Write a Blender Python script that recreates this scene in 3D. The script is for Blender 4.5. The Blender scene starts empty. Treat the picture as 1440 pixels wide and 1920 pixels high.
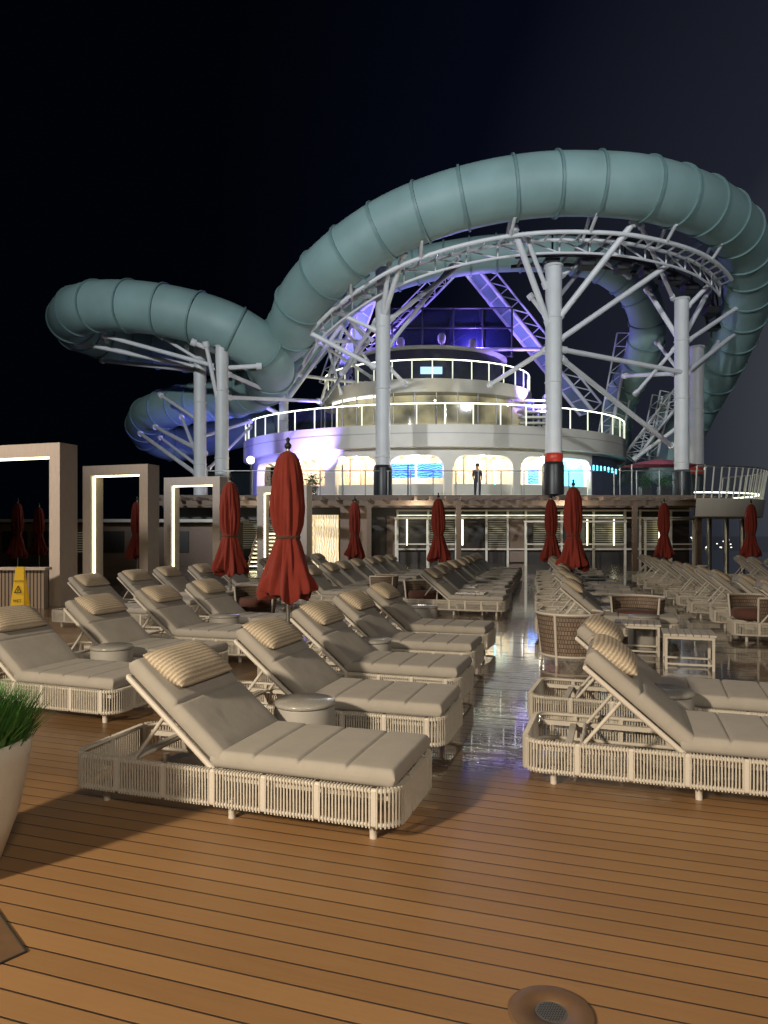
import bpy, math, random
from mathutils import Vector, Matrix
random.seed(7)
R=math.radians
F=1331.0; CX=720.0; HY=1000.0; EZ=1.5
def P(px,py,d): return Vector(((px-CX)/F*d, d, EZ+(HY-py)/F*d))
scene=bpy.context.scene
col=scene.collection
# ------------------------------------------------------------------ materials
def newmat(name):
    m=bpy.data.materials.new(name); m.use_nodes=True
    nt=m.node_tree; nt.nodes.clear()
    out=nt.nodes.new("ShaderNodeOutputMaterial")
    b=nt.nodes.new("ShaderNodeBsdfPrincipled"); nt.links.new(b.outputs[0],out.inputs[0])
    return m,nt,b,out
def mat(name,c,rough=.5,metal=0,var=.15,scale=6,bump=0,bscale=60,emit=None,es=0,stretch=None,evar=False):
    m,nt,b,out=newmat(name); N=nt.nodes; L=nt.links
    tc=N.new("ShaderNodeTexCoord"); mp=N.new("ShaderNodeMapping"); L.new(tc.outputs["Object"],mp.inputs[0])
    if stretch: mp.inputs["Scale"].default_value=stretch
    n=N.new("ShaderNodeTexNoise"); n.inputs["Scale"].default_value=scale; n.inputs["Detail"].default_value=5
    L.new(mp.outputs[0],n.inputs[0])
    mx=N.new("ShaderNodeMix"); mx.data_type='RGBA'
    mx.inputs[6].default_value=(*[x*(1-var) for x in c],1); mx.inputs[7].default_value=(*[min(1,x*(1+var)) for x in c],1)
    L.new(n.outputs[0],mx.inputs[0]); L.new(mx.outputs[2],b.inputs["Base Color"])
    b.inputs["Roughness"].default_value=rough; b.inputs["Metallic"].default_value=metal
    if bump:
        n2=N.new("ShaderNodeTexNoise"); n2.inputs["Scale"].default_value=bscale; L.new(mp.outputs[0],n2.inputs[0])
        bp=N.new("ShaderNodeBump"); bp.inputs["Strength"].default_value=bump; bp.inputs["Distance"].default_value=.01
        L.new(n2.outputs[0],bp.inputs["Height"]); L.new(bp.outputs[0],b.inputs["Normal"])
    if emit:
        b.inputs["Emission Color"].default_value=(*emit,1); b.inputs["Emission Strength"].default_value=es
        if evar:
            mr=N.new("ShaderNodeMapRange"); mr.inputs[1].default_value=.35; mr.inputs[2].default_value=.65; mr.inputs[3].default_value=es*.25; mr.inputs[4].default_value=es*1.6
            L.new(n.outputs[0],mr.inputs[0]); L.new(mr.outputs[0],b.inputs["Emission Strength"])
    return m
def glass(name,c,fac=.35,rough=.05):
    m,nt,b,out=newmat(name); N=nt.nodes; L=nt.links
    b.inputs["Base Color"].default_value=(*c,1); b.inputs["Roughness"].default_value=rough
    t=N.new("ShaderNodeBsdfTransparent"); mx=N.new("ShaderNodeMixShader"); mx.inputs[0].default_value=fac
    L.new(t.outputs[0],mx.inputs[1]); L.new(b.outputs[0],mx.inputs[2]); L.new(mx.outputs[0],out.inputs[0])
    return m
def stripes(name,c1,c2,scale,axis='Z',e1=0,e2=0,rough=.5,thr=.5,noise=0):
    m,nt,b,out=newmat(name); N=nt.nodes; L=nt.links
    tc=N.new("ShaderNodeTexCoord"); sp=N.new("ShaderNodeSeparateXYZ"); L.new(tc.outputs["Object"],sp.inputs[0])
    src=sp.outputs[axis]
    if noise:
        n=N.new("ShaderNodeTexNoise"); n.inputs["Scale"].default_value=3; L.new(tc.outputs["Object"],n.inputs[0])
        a=N.new("ShaderNodeMath"); a.operation='MULTIPLY_ADD'; a.inputs[1].default_value=noise
        L.new(n.outputs[0],a.inputs[0]); L.new(src,a.inputs[2]); src=a.outputs[0]
    m1=N.new("ShaderNodeMath"); m1.operation='MULTIPLY'; m1.inputs[1].default_value=scale; L.new(src,m1.inputs[0])
    fr=N.new("ShaderNodeMath"); fr.operation='FRACT'; L.new(m1.outputs[0],fr.inputs[0])
    g=N.new("ShaderNodeMath"); g.operation='GREATER_THAN'; g.inputs[1].default_value=thr; L.new(fr.outputs[0],g.inputs[0])
    mx=N.new("ShaderNodeMix"); mx.data_type='RGBA'; mx.inputs[6].default_value=(*c1,1); mx.inputs[7].default_value=(*c2,1)
    L.new(g.outputs[0],mx.inputs[0]); L.new(mx.outputs[2],b.inputs["Base Color"]); b.inputs["Roughness"].default_value=rough
    if e1 or e2:
        L.new(mx.outputs[2],b.inputs["Emission Color"])
        mm=N.new("ShaderNodeMapRange"); mm.inputs[3].default_value=e1; mm.inputs[4].default_value=e2
        L.new(g.outputs[0],mm.inputs[0]); L.new(mm.outputs[0],b.inputs["Emission Strength"])
    return m
M={}
M['rope']=mat("rope_beige",(.54,.52,.47),.75,var=.15,scale=40,bump=.4,bscale=300)
M['alu']=mat("powder_coated_frame",(.58,.56,.52),.45,var=.06)
def fabric(name,c,var=.12,ws=420,big=.5):
    m,nt,b,out=newmat(name); N=nt.nodes; L=nt.links
    tc=N.new("ShaderNodeTexCoord")
    oi=N.new("ShaderNodeObjectInfo")
    n=N.new("ShaderNodeTexNoise"); n.noise_dimensions='4D'; n.inputs["Scale"].default_value=9; n.inputs["Detail"].default_value=6; L.new(tc.outputs["Object"],n.inputs[0])
    rm=N.new("ShaderNodeMath"); rm.operation='MULTIPLY'; rm.inputs[1].default_value=50; L.new(oi.outputs["Random"],rm.inputs[0]); L.new(rm.outputs[0],n.inputs["W"])
    n2=N.new("ShaderNodeTexNoise"); n2.inputs["Scale"].default_value=ws; L.new(tc.outputs["Object"],n2.inputs[0])
    ad=N.new("ShaderNodeMath"); ad.operation='MULTIPLY_ADD'; ad.inputs[1].default_value=.5; L.new(n2.outputs[0],ad.inputs[0]); 
    h=N.new("ShaderNodeMath"); h.operation='MULTIPLY'; h.inputs[1].default_value=.5; L.new(n.outputs[0],h.inputs[0]); L.new(h.outputs[0],ad.inputs[2])
    mx=N.new("ShaderNodeMix"); mx.data_type='RGBA'
    mx.inputs[6].default_value=(*[x*(1-var*1.8) for x in c],1); mx.inputs[7].default_value=(*[x*(1+var*1.8) for x in c],1)
    L.new(ad.outputs[0],mx.inputs[0]); L.new(mx.outputs[2],b.inputs["Base Color"])
    b.inputs["Roughness"].default_value=.9; b.inputs["Sheen Weight"].default_value=.1
    bp=N.new("ShaderNodeBump"); bp.inputs["Strength"].default_value=.35; bp.inputs["Distance"].default_value=.004
    L.new(ad.outputs[0],bp.inputs["Height"]); 
    n3=N.new("ShaderNodeTexNoise"); n3.noise_dimensions='4D'; n3.inputs["Scale"].default_value=5; n3.inputs["Detail"].default_value=2.5; L.new(tc.outputs["Object"],n3.inputs[0]); L.new(rm.outputs[0],n3.inputs["W"])
    bp2=N.new("ShaderNodeBump"); bp2.inputs["Strength"].default_value=big; bp2.inputs["Distance"].default_value=.02
    L.new(n3.outputs[0],bp2.inputs["Height"]); L.new(bp2.outputs[0],bp.inputs["Normal"]); L.new(bp.outputs[0],b.inputs["Normal"])
    return m
M['cush']=fabric("cushion_fabric",(.345,.335,.315),big=.5,var=.15)
M['red']=fabric("red_canvas",(.23,.028,.018),var=.22,big=1.0)
M['redcush']=fabric("rust_cushion",(.10,.04,.03))
def pillowmat():
    m,nt,b,out=newmat("woven_pillow"); N=nt.nodes; L=nt.links
    tc=N.new("ShaderNodeTexCoord")
    w=N.new("ShaderNodeTexWave"); w.bands_direction='X'; w.inputs["Scale"].default_value=13; w.inputs["Distortion"].default_value=2.0
    w.inputs["Detail"].default_value=3; w.inputs["Detail Scale"].default_value=12
    mp=N.new("ShaderNodeMapping"); mp.inputs["Rotation"].default_value=(0,R(-39),0); L.new(tc.outputs["Object"],mp.inputs[0]); L.new(mp.outputs[0],w.inputs[0])
    n=N.new("ShaderNodeTexNoise"); n.inputs["Scale"].default_value=90; L.new(tc.outputs["Object"],n.inputs[0])
    ml=N.new("ShaderNodeMath"); ml.operation='MULTIPLY_ADD'; ml.inputs[1].default_value=.7; L.new(w.outputs["Fac"],ml.inputs[0])
    nm=N.new("ShaderNodeMath"); nm.operation='MULTIPLY'; nm.inputs[1].default_value=.6; L.new(n.outputs[0],nm.inputs[0]); L.new(nm.outputs[0],ml.inputs[2]); ml.use_clamp=True
    mx=N.new("ShaderNodeMix"); mx.data_type='RGBA'; mx.inputs[6].default_value=(.27,.215,.15,1); mx.inputs[7].default_value=(.62,.55,.44,1)
    L.new(ml.outputs[0],mx.inputs[0]); L.new(mx.outputs[2],b.inputs["Base Color"]); b.inputs["Roughness"].default_value=.95
    bp=N.new("ShaderNodeBump"); bp.inputs["Strength"].default_value=.7; bp.inputs["Distance"].default_value=.008
    L.new(ml.outputs[0],bp.inputs["Height"]); L.new(bp.outputs[0],b.inputs["Normal"])
    return m
M['pillow']=pillowmat()
M['tabletop']=mat("terrazzo_grey",(.33,.33,.32),.22,var=.35,scale=70)
M['table']=mat("table_grey",(.34,.34,.33),.6,var=.1)
M['white']=mat("white_paint",(.60,.62,.62),.45,var=.14,scale=1.2)
M['strut']=mat("strut_white_paint",(.70,.72,.74),.42,var=.15,scale=1.5)
M['hull']=mat("hull_white_paint",(.62,.60,.53),.5,var=.10,scale=1.2)
M['teal']=mat("teal_fibreglass",(.225,.35,.345),.55,var=.28,scale=.55)
M['tealdark']=mat("teal_flange",(.15,.25,.25),.5,var=.2,scale=3)
M['black']=mat("black_metal",(.018,.018,.02),.4,var=.2)
M['navy']=mat("navy_panel",(.045,.045,.09),.45,var=.5,scale=1.5)
M['redband']=mat("red_band",(.5,.04,.02),.4)
M['wood']=mat("wood_cladding",(.20,.14,.105),.55,var=.35,scale=5,stretch=(12,12,1),bump=.2)
M['beam']=mat("pergola_timber",(.15,.105,.075),.6,var=.35,scale=4,stretch=(1,8,8))
M['greyboard']=mat("weathered_board",(.58,.49,.42),.6,var=.22,scale=5,stretch=(14,14,1))
M['led']=mat("led_strip_warm",(.9,.9,.7),.5,emit=(1,.96,.58),es=5.0)
M['ledcool']=mat("led_strip_cool",(.9,.9,.9),.5,emit=(.95,1,.72),es=4.0)
M['postlit']=mat("glowing_rail_post",(.8,.8,.75),.4,emit=(.95,1,.72),es=.95)  # emission in the post material makes posts look lit
M['postdim']=mat("faint_glow_rail_post",(.5,.5,.46),.4,emit=(.95,.95,.82),es=.08)  # faint own glow stands in for light on these posts
M['ledwhite']=mat("led_white",(.9,.9,.9),.5,emit=(1,.98,.9),es=5.0)
M['cyan']=mat("led_cyan",(.2,.8,.9),.5,emit=(.1,.75,1),es=8.0)
M['cyanpanel']=mat("cyan_glow_panel",(.3,.7,.8),.5,emit=(.12,.62,.85),es=3.0)
M['neonred']=mat("led_red",(.9,.3,.2),.5,emit=(1,.25,.12),es=2.5)
M['glass']=glass("railing_glass",(.05,.07,.08),.22)
M['glassdark']=glass("smoked_glass",(.02,.03,.05),.4)
M['globe']=mat("globe_glass_lit",(.9,.9,.85),.4,emit=(1,.93,.75),es=10)
M['screen']=stripes("screen_blue",(.02,.10,.75),(.10,.34,1.0),7,'Z',2.2,2.6,noise=.3)
M['blinds']=stripes("blinds_lit",(.025,.022,.02),(.22,.20,.13),9,'Z',.01,.30,thr=.6)
M['slats']=stripes("timber_slats",(.05,.035,.025),(.34,.26,.19),14,'X',thr=.35)
M['warmwall']=stripes("glowing_timber_wall",(.60,.44,.24),(.85,.72,.48),9,'X',.75,1.0,noise=.25)  # timber emits by itself, standing in for lamplight on it
M['ceilstripe']=stripes("glowing_ceiling_slats",(.35,.28,.18),(.95,.85,.62),1.6,'X',.4,1.5)  # slats made to glow, added brightness for the arch interiors
M['inwall']=mat("glowing_interior_wall",(.62,.48,.33),.7,emit=(1,.82,.55),es=.6,var=.45,scale=.8,evar=True)  # blotchy emission put into the wall stands in for room light
M['dark']=mat("dark_recess",(.03,.026,.024),.4)
M['pot']=mat("cast_stone_pot",(.62,.60,.54),.6,var=.1,scale=8,bump=.25,bscale=40)
M['leaf']=mat("grass_blade",(.05,.16,.035),.45,var=.6,scale=14)
M['soil']=mat("soil",(.03,.02,.015),.9)
M['yellow']=mat("yellow_plastic",(.75,.48,.02),.4,var=.08,emit=(.9,.55,.02),es=.08)  # slight glow put into the plastic brightens the sign
M['ink']=mat("black_ink",(.02,.02,.02),.6)
M['brass']=mat("drain_metal",(.15,.09,.05),.5,metal=.1,var=.25,scale=20)
M['steel']=mat("steel",(.35,.35,.34),.35,metal=.8)
M['pink']=mat("canopy_pink",(.5,.12,.18),.6,var=.2)
M['skin']=mat("skin",(.45,.27,.19),.6)
M['cloth']=mat("dark_clothing",(.03,.03,.05),.8)
M['hair']=mat("hair",(.02,.014,.01),.7)
def weave():
    m,nt,b,out=newmat("rope_weave"); N=nt.nodes; L=nt.links
    tc=N.new("ShaderNodeTexCoord")
    br=N.new("ShaderNodeTexBrick"); br.inputs["Scale"].default_value=14; br.inputs["Mortar Size"].default_value=.05
    br.inputs[1].default_value=(.26,.20,.16,1); br.inputs[2].default_value=(.20,.15,.12,1); br.inputs[3].default_value=(.02,.015,.012,1)
    br.inputs["Brick Width"].default_value=.5; br.inputs["Row Height"].default_value=.7
    sp=N.new("ShaderNodeSeparateXYZ"); L.new(tc.outputs["Object"],sp.inputs[0])
    at=N.new("ShaderNodeMath"); at.operation='ARCTAN2'; L.new(sp.outputs['Y'],at.inputs[0]); L.new(sp.outputs['X'],at.inputs[1])
    ml=N.new("ShaderNodeMath"); ml.operation='MULTIPLY'; ml.inputs[1].default_value=.4; L.new(at.outputs[0],ml.inputs[0])
    cb=N.new("ShaderNodeCombineXYZ"); L.new(ml.outputs[0],cb.inputs[0]); L.new(sp.outputs['Z'],cb.inputs[1])
    L.new(cb.outputs[0],br.inputs[0]); L.new(br.outputs[0],b.inputs["Base Color"]); b.inputs["Roughness"].default_value=.7
    return m
M['weave']=weave()
ANG=R(-18.5)
U=Vector((math.cos(ANG),math.sin(ANG),0)); W=Vector((-math.sin(ANG),math.cos(ANG),0)); V=Vector((math.sin(R(12.3)),math.cos(R(12.3)),0))
def deckmat():
    m,nt,b,out=newmat("deck_planks"); N=nt.nodes; L=nt.links
    def mth(op,a,bv=None,c=None):
        n=N.new("ShaderNodeMath"); n.operation=op
        for i,x in enumerate((a,bv,c)):
            if x is None: continue
            if isinstance(x,(int,float)): n.inputs[i].default_value=x
            else: L.new(x,n.inputs[i])
        return n.outputs[0]
    def sstep(src,a,b_,lo=0,hi=1):
        n=N.new("ShaderNodeMapRange"); n.interpolation_type='SMOOTHSTEP'; n.inputs[1].default_value=a; n.inputs[2].default_value=b_; n.inputs[3].default_value=lo; n.inputs[4].default_value=hi
        L.new(src,n.inputs[0]); return n.outputs[0]
    tc=N.new("ShaderNodeTexCoord"); mp=N.new("ShaderNodeMapping"); mp.inputs["Rotation"].default_value=(0,0,-ANG)
    L.new(tc.outputs["Object"],mp.inputs[0]); sp=N.new("ShaderNodeSeparateXYZ"); L.new(mp.outputs[0],sp.inputs[0])
    sw=N.new("ShaderNodeSeparateXYZ"); L.new(tc.outputs["Object"],sw.inputs[0])
    q=mth('DIVIDE',sp.outputs['Y'],.107); fl=mth('FLOOR',q); fr=mth('FRACT',q)
    ab=mth('ABSOLUTE',mth('SUBTRACT',fr,.5))
    g=sstep(ab,.452,.48)
    wn=N.new("ShaderNodeTexWhiteNoise"); wn.noise_dimensions='1D'; L.new(fl,wn.inputs["W"])
    gm=N.new("ShaderNodeMapping"); gm.inputs["Scale"].default_value=(1.2,26,1); L.new(mp.outputs[0],gm.inputs[0])
    gn=N.new("ShaderNodeTexNoise"); gn.inputs["Scale"].default_value=3; gn.inputs["Detail"].default_value=6; L.new(gm.outputs[0],gn.inputs[0])
    bn=N.new("ShaderNodeTexNoise"); bn.inputs["Scale"].default_value=.9; bn.inputs["Detail"].default_value=4; L.new(tc.outputs["Object"],bn.inputs[0])
    f=mth('ADD',mth('MULTIPLY',wn.outputs[0],.3),mth('ADD',mth('MULTIPLY',gn.outputs[0],.4),mth('MULTIPLY',bn.outputs[0],.4)))
    mx=N.new("ShaderNodeMix"); mx.data_type='RGBA'; mx.inputs[6].default_value=(.19,.104,.045,1); mx.inputs[7].default_value=(.38,.222,.10,1); L.new(f,mx.inputs[0])
    m2=N.new("ShaderNodeMix"); m2.data_type='RGBA'; m2.inputs[7].default_value=(.04,.022,.012,1); L.new(mx.outputs[2],m2.inputs[6]); L.new(g,m2.inputs[0])
    # wetness: water lies in the walkway and on the starboard side; the port side is only damp
    yy=mth('ADD',sw.outputs['Y'],mth('MULTIPLY',bn.outputs[0],1.6))
    wy=sstep(yy,4.6,5.5)
    ax=mth('ADD',mth('SUBTRACT',sw.outputs['X'],mth('MULTIPLY',sw.outputs['Y'],.218)),mth('MULTIPLY',bn.outputs[0],.6))
    am=mth('MAXIMUM',sstep(ax,-1.2,-.5),sstep(sw.outputs['Y'],9,16))
    wa=mth('MULTIPLY',wy,am)
    pm=N.new("ShaderNodeMapping"); pm.inputs["Scale"].default_value=(1.3,7,1); L.new(mp.outputs[0],pm.inputs[0])
    pn=N.new("ShaderNodeTexNoise"); pn.inputs["Scale"].default_value=1.6; pn.inputs["Detail"].default_value=7; L.new(pm.outputs[0],pn.inputs[0])
    pk=mth('ADD',pn.outputs[0],mth('MULTIPLY',wn.outputs[0],.14))
    pr=sstep(pk,.42,.50,.12,1)
    wet=mth('MULTIPLY',mth('MULTIPLY',wa,pr),mth('SUBTRACT',1.0,mth('MULTIPLY',g,.9)))
    damp=mth('MULTIPLY',wy,mth('ADD',mth('MULTIPLY',am,.5),.5))
    ro=N.new("ShaderNodeMapRange"); ro.inputs[3].default_value=.40; ro.inputs[4].default_value=.18; L.new(damp,ro.inputs[0])
    dk=N.new("ShaderNodeMix"); dk.data_type='RGBA'; dk.blend_type='MULTIPLY'; dk.inputs[7].default_value=(.30,.29,.30,1); L.new(damp,dk.inputs[0]); L.new(m2.outputs[2],dk.inputs[6])
    L.new(dk.outputs[2],b.inputs["Base Color"]); L.new(mth('ADD',ro.outputs[0],mth('MULTIPLY',gn.outputs[0],.08)),b.inputs["Roughness"])
    b.inputs["IOR"].default_value=1.5
    L.new(wet,b.inputs["Coat Weight"]); b.inputs["Coat Roughness"].default_value=.015; b.inputs["Coat IOR"].default_value=2.2
    h=mth('ADD',mth('MULTIPLY',g,-1.0),mth('MULTIPLY',gn.outputs[0],.12))
    bs=N.new("ShaderNodeMapRange"); bs.inputs[3].default_value=.6; bs.inputs[4].default_value=.3; L.new(wet,bs.inputs[0])
    bp=N.new("ShaderNodeBump"); L.new(bs.outputs[0],bp.inputs["Strength"]); bp.inputs["Distance"].default_value=.004; L.new(h,bp.inputs["Height"]); L.new(bp.outputs[0],b.inputs["Normal"])
    rn=N.new("ShaderNodeTexNoise"); rn.inputs["Scale"].default_value=3; rn.inputs["Detail"].default_value=2; L.new(pm.outputs[0],rn.inputs[0])
    h2=mth('ADD',mth('MULTIPLY',g,-.3),rn.outputs[0])
    bc_=N.new("ShaderNodeBump"); bc_.inputs["Strength"].default_value=.2; bc_.inputs["Distance"].default_value=.003; L.new(h2,bc_.inputs["Height"]); L.new(bc_.outputs[0],b.inputs["Coat Normal"])
    return m
M['deck']=deckmat()
M['sea']=mat("night_sea",(.004,.006,.012),.15,bump=.4,bscale=2)
# ------------------------------------------------------------------ mesh builder
class MB:
    def __init__(s): s.v=[]; s.f=[]; s.m=[]; s.sm=[]
    def add(s,vs,fs,mi=0,smooth=False):
        o=len(s.v); s.v+= [Vector(x) for x in vs]
        for f in fs: s.f.append([i+o for i in f]); s.m.append(mi); s.sm.append(smooth)
    def box(s,c,d,mi=0,rot=None,bev=0):
        c=Vector(c); h=[x/2 for x in d]; vs=[]
        for z in(-1,1):
            for x,y in((-1,-1),(1,-1),(1,1),(-1,1)):
                p=Vector((x*h[0],y*h[1],z*h[2]))
                if rot is not None: p=rot@p
                vs.append(p+c)
        s.add(vs,[(3,2,1,0),(4,5,6,7),(0,1,5,4),(1,2,6,5),(2,3,7,6),(3,0,4,7)],mi)
    def cyl(s,a,b,r0,r1=None,n=12,mi=0,cap=True):
        a=Vector(a);b=Vector(b); r1=r0 if r1 is None else r1
        d=(b-a).normalized(); t=Vector((0,0,1)) if abs(d.z)<.95 else Vector((1,0,0))
        x=d.cross(t).normalized(); y=d.cross(x)
        vs=[]
        for p,r in((a,r0),(b,r1)):
            for i in range(n):
                an=2*math.pi*i/n; vs.append(p+x*math.cos(an)*r+y*math.sin(an)*r)
        s.add(vs,[(i,(i+1)%n,n+(i+1)%n,n+i) for i in range(n)],mi,n>5)
        if cap: s.add(vs[:n],[tuple(range(n))[::-1]],mi); s.add(vs[n:],[tuple(range(n))],mi)
    def tube(s,pts,r,n=8,closed=False,mi=0,sy=1):
        pts=[Vector(p) for p in pts]; m=len(pts); vs=[]
        x=None
        for i,p in enumerate(pts):
            a=pts[(i-1)%m] if (closed or i>0) else p; b=pts[(i+1)%m] if (closed or i<m-1) else p
            d=(b-a).normalized()
            if x is None:
                t=Vector((0,0,1)) if abs(d.z)<.9 else Vector((1,0,0)); x=d.cross(t).normalized()
            else: x=(x-d*x.dot(d)).normalized()
            y=x.cross(d)
            for k in range(n):
                an=2*math.pi*k/n+ (math.pi/4 if n==4 else 0); vs.append(p+x*math.cos(an)*r+y*math.sin(an)*r*sy)
        fs=[]
        for i in range(m if closed else m-1):
            j=(i+1)%m
            for k in range(n): fs.append((i*n+k,i*n+(k+1)%n,j*n+(k+1)%n,j*n+k))
        s.add(vs,fs,mi,n>4)
        if not closed: s.add(vs[:n],[tuple(range(n))],mi); s.add(vs[-n:],[tuple(range(n))[::-1]],mi)
    def rev(s,prof,n=24,c=(0,0,0),mi=0,fold=None,smooth=True):
        c=Vector(c); vs=[]
        for j,(r,z) in enumerate(prof):
            for i in range(n):
                an=2*math.pi*i/n; rr=r; zz=z
                if fold: rr,zz=fold(r,z,an)
                vs.append(c+Vector((rr*math.cos(an),rr*math.sin(an),zz)))
        fs=[(j*n+i,j*n+(i+1)%n,(j+1)*n+(i+1)%n,(j+1)*n+i) for j in range(len(prof)-1) for i in range(n)]
        s.add(vs,fs,mi,smooth)
        if prof[0][0]>.001: s.add(vs[:n],[tuple(range(n))[::-1]],mi)
        if prof[-1][0]>.001: s.add(vs[-n:],[tuple(range(n))],mi)
    def quad(s,pts,mi=0): s.add(pts,[tuple(range(len(pts)))],mi)
    def cushion(s,L,Wd,T,r,seams=(),mat4=None,mi=0,sag=0):
        def samp(Ln,sm):
            e=[0,.02*r,.08*r,.2*r,.4*r,.65*r,r]
            st=list(e)+[Ln-x for x in e]
            k=max(3,int(Ln/.08))
            st+=[r+(Ln-2*r)*i/k for i in range(1,k)]
            for q in sm: st+=[q-.025,q-.012,q-.005,q,q+.005,q+.012,q+.025]
            return sorted(set(round(x,5) for x in st))
        xs=samp(L,seams); ys=samp(Wd,())
        def f(d,Ln):
            d=min(d,Ln-d)
            return 1 if d>=r else math.sqrt(max(0,1-(1-d/r)**2))
        n=len(ys)
        for sgn in(1,-1):
            vs=[]
            for x in xs:
                for y in ys:
                    h=f(x,L)*f(y,Wd)
                    z=sgn*T/2*h
                    if sgn>0:
                        for q in seams: z-=.014*math.exp(-((x-q)/.008)**2)*h
                        z+=sag*math.sin(math.pi*y/Wd)*h
                    p=Vector((x,y,z)); 
                    if mat4: p=mat4@p
                    vs.append(p)
            fs=[(i*n+j,(i+1)*n+j,(i+1)*n+j+1,i*n+j+1) for i in range(len(xs)-1) for j in range(n-1)]
            if sgn<0: fs=[q[::-1] for q in fs]
            s.add(vs,fs,mi,True)
    def build(s,name,mats,parent=None,off=None,label=None):
        me=bpy.data.meshes.new(name)
        o0=Vector(off) if off is not None else (parent.location.copy() if parent is not None else Vector((0,0,0)))
        me.from_pydata([tuple(v-o0) for v in s.v],[],s.f)
        for x in (mats if isinstance(mats,(list,tuple)) else [mats]): me.materials.append(x)
        me.polygons.foreach_set("material_index",s.m); me.polygons.foreach_set("use_smooth",s.sm); me.update()
        o=bpy.data.objects.new(name,me); col.objects.link(o)
        if parent is not None: o.parent=parent
        elif off is not None: o.location=off
        if label: o["label"]=label
        return o
def thing(name,label,cat,loc=(0,0,0),group=None):
    e=bpy.data.objects.new(name,None); e.location=loc; e.empty_display_size=.2; col.objects.link(e)
    e["label"]=label; e["category"]=cat
    if group: e["group"]=group
    return e
def tag(o,label,cat,group=None):
    o["label"]=label; o["category"]=cat
    if group: o["group"]=group
    return o
KIDS={}
def dup(src,loc,rz=0,sc=1,label=None):
    n=src.copy(); col.objects.link(n); n.location=loc; n.rotation_euler=(0,0,rz); n.scale=(sc,sc,sc)
    if label: n["label"]=label
    for c in KIDS[src.name]:
        k=c.copy(); col.objects.link(k); k.parent=n
        for g in KIDS.get(c.name,[]):
            q=g.copy(); col.objects.link(q); q.parent=k
    return n
def reg(src):
    ch=[o for o in scene.objects if o.parent==src]; KIDS[src.name]=ch
    for c in ch: KIDS[c.name]=[o for o in scene.objects if o.parent==c]
def spline(pts,step=.4):
    out=[]; n=len(pts)
    for i in range(n-1):
        p0=pts[max(i-1,0)];p1=pts[i];p2=pts[i+1];p3=pts[min(i+2,n-1)]
        k=max(2,int((p2-p1).length/step))
        for j in range(k):
            t=j/k; out.append(.5*((2*p1)+(p2-p0)*t+(2*p0-5*p1+4*p2-p3)*t*t+(3*p1-p0-3*p2+p3)*t**3))
    out.append(pts[-1]); return out
# ------------------------------------------------------------------ setting
mb=MB(); mb.quad([(-26,-14,0),(30,-14,0),(30,75,0),(-26,75,0)]); o=mb.build("deck_floor",M['deck']); o["kind"]="structure"
mb=MB(); mb.quad([(-4000,-4000,-16),(4000,-4000,-16),(4000,4000,-16),(-4000,4000,-16)]); o=mb.build("sea",M['sea']); o["kind"]="structure"
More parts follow.
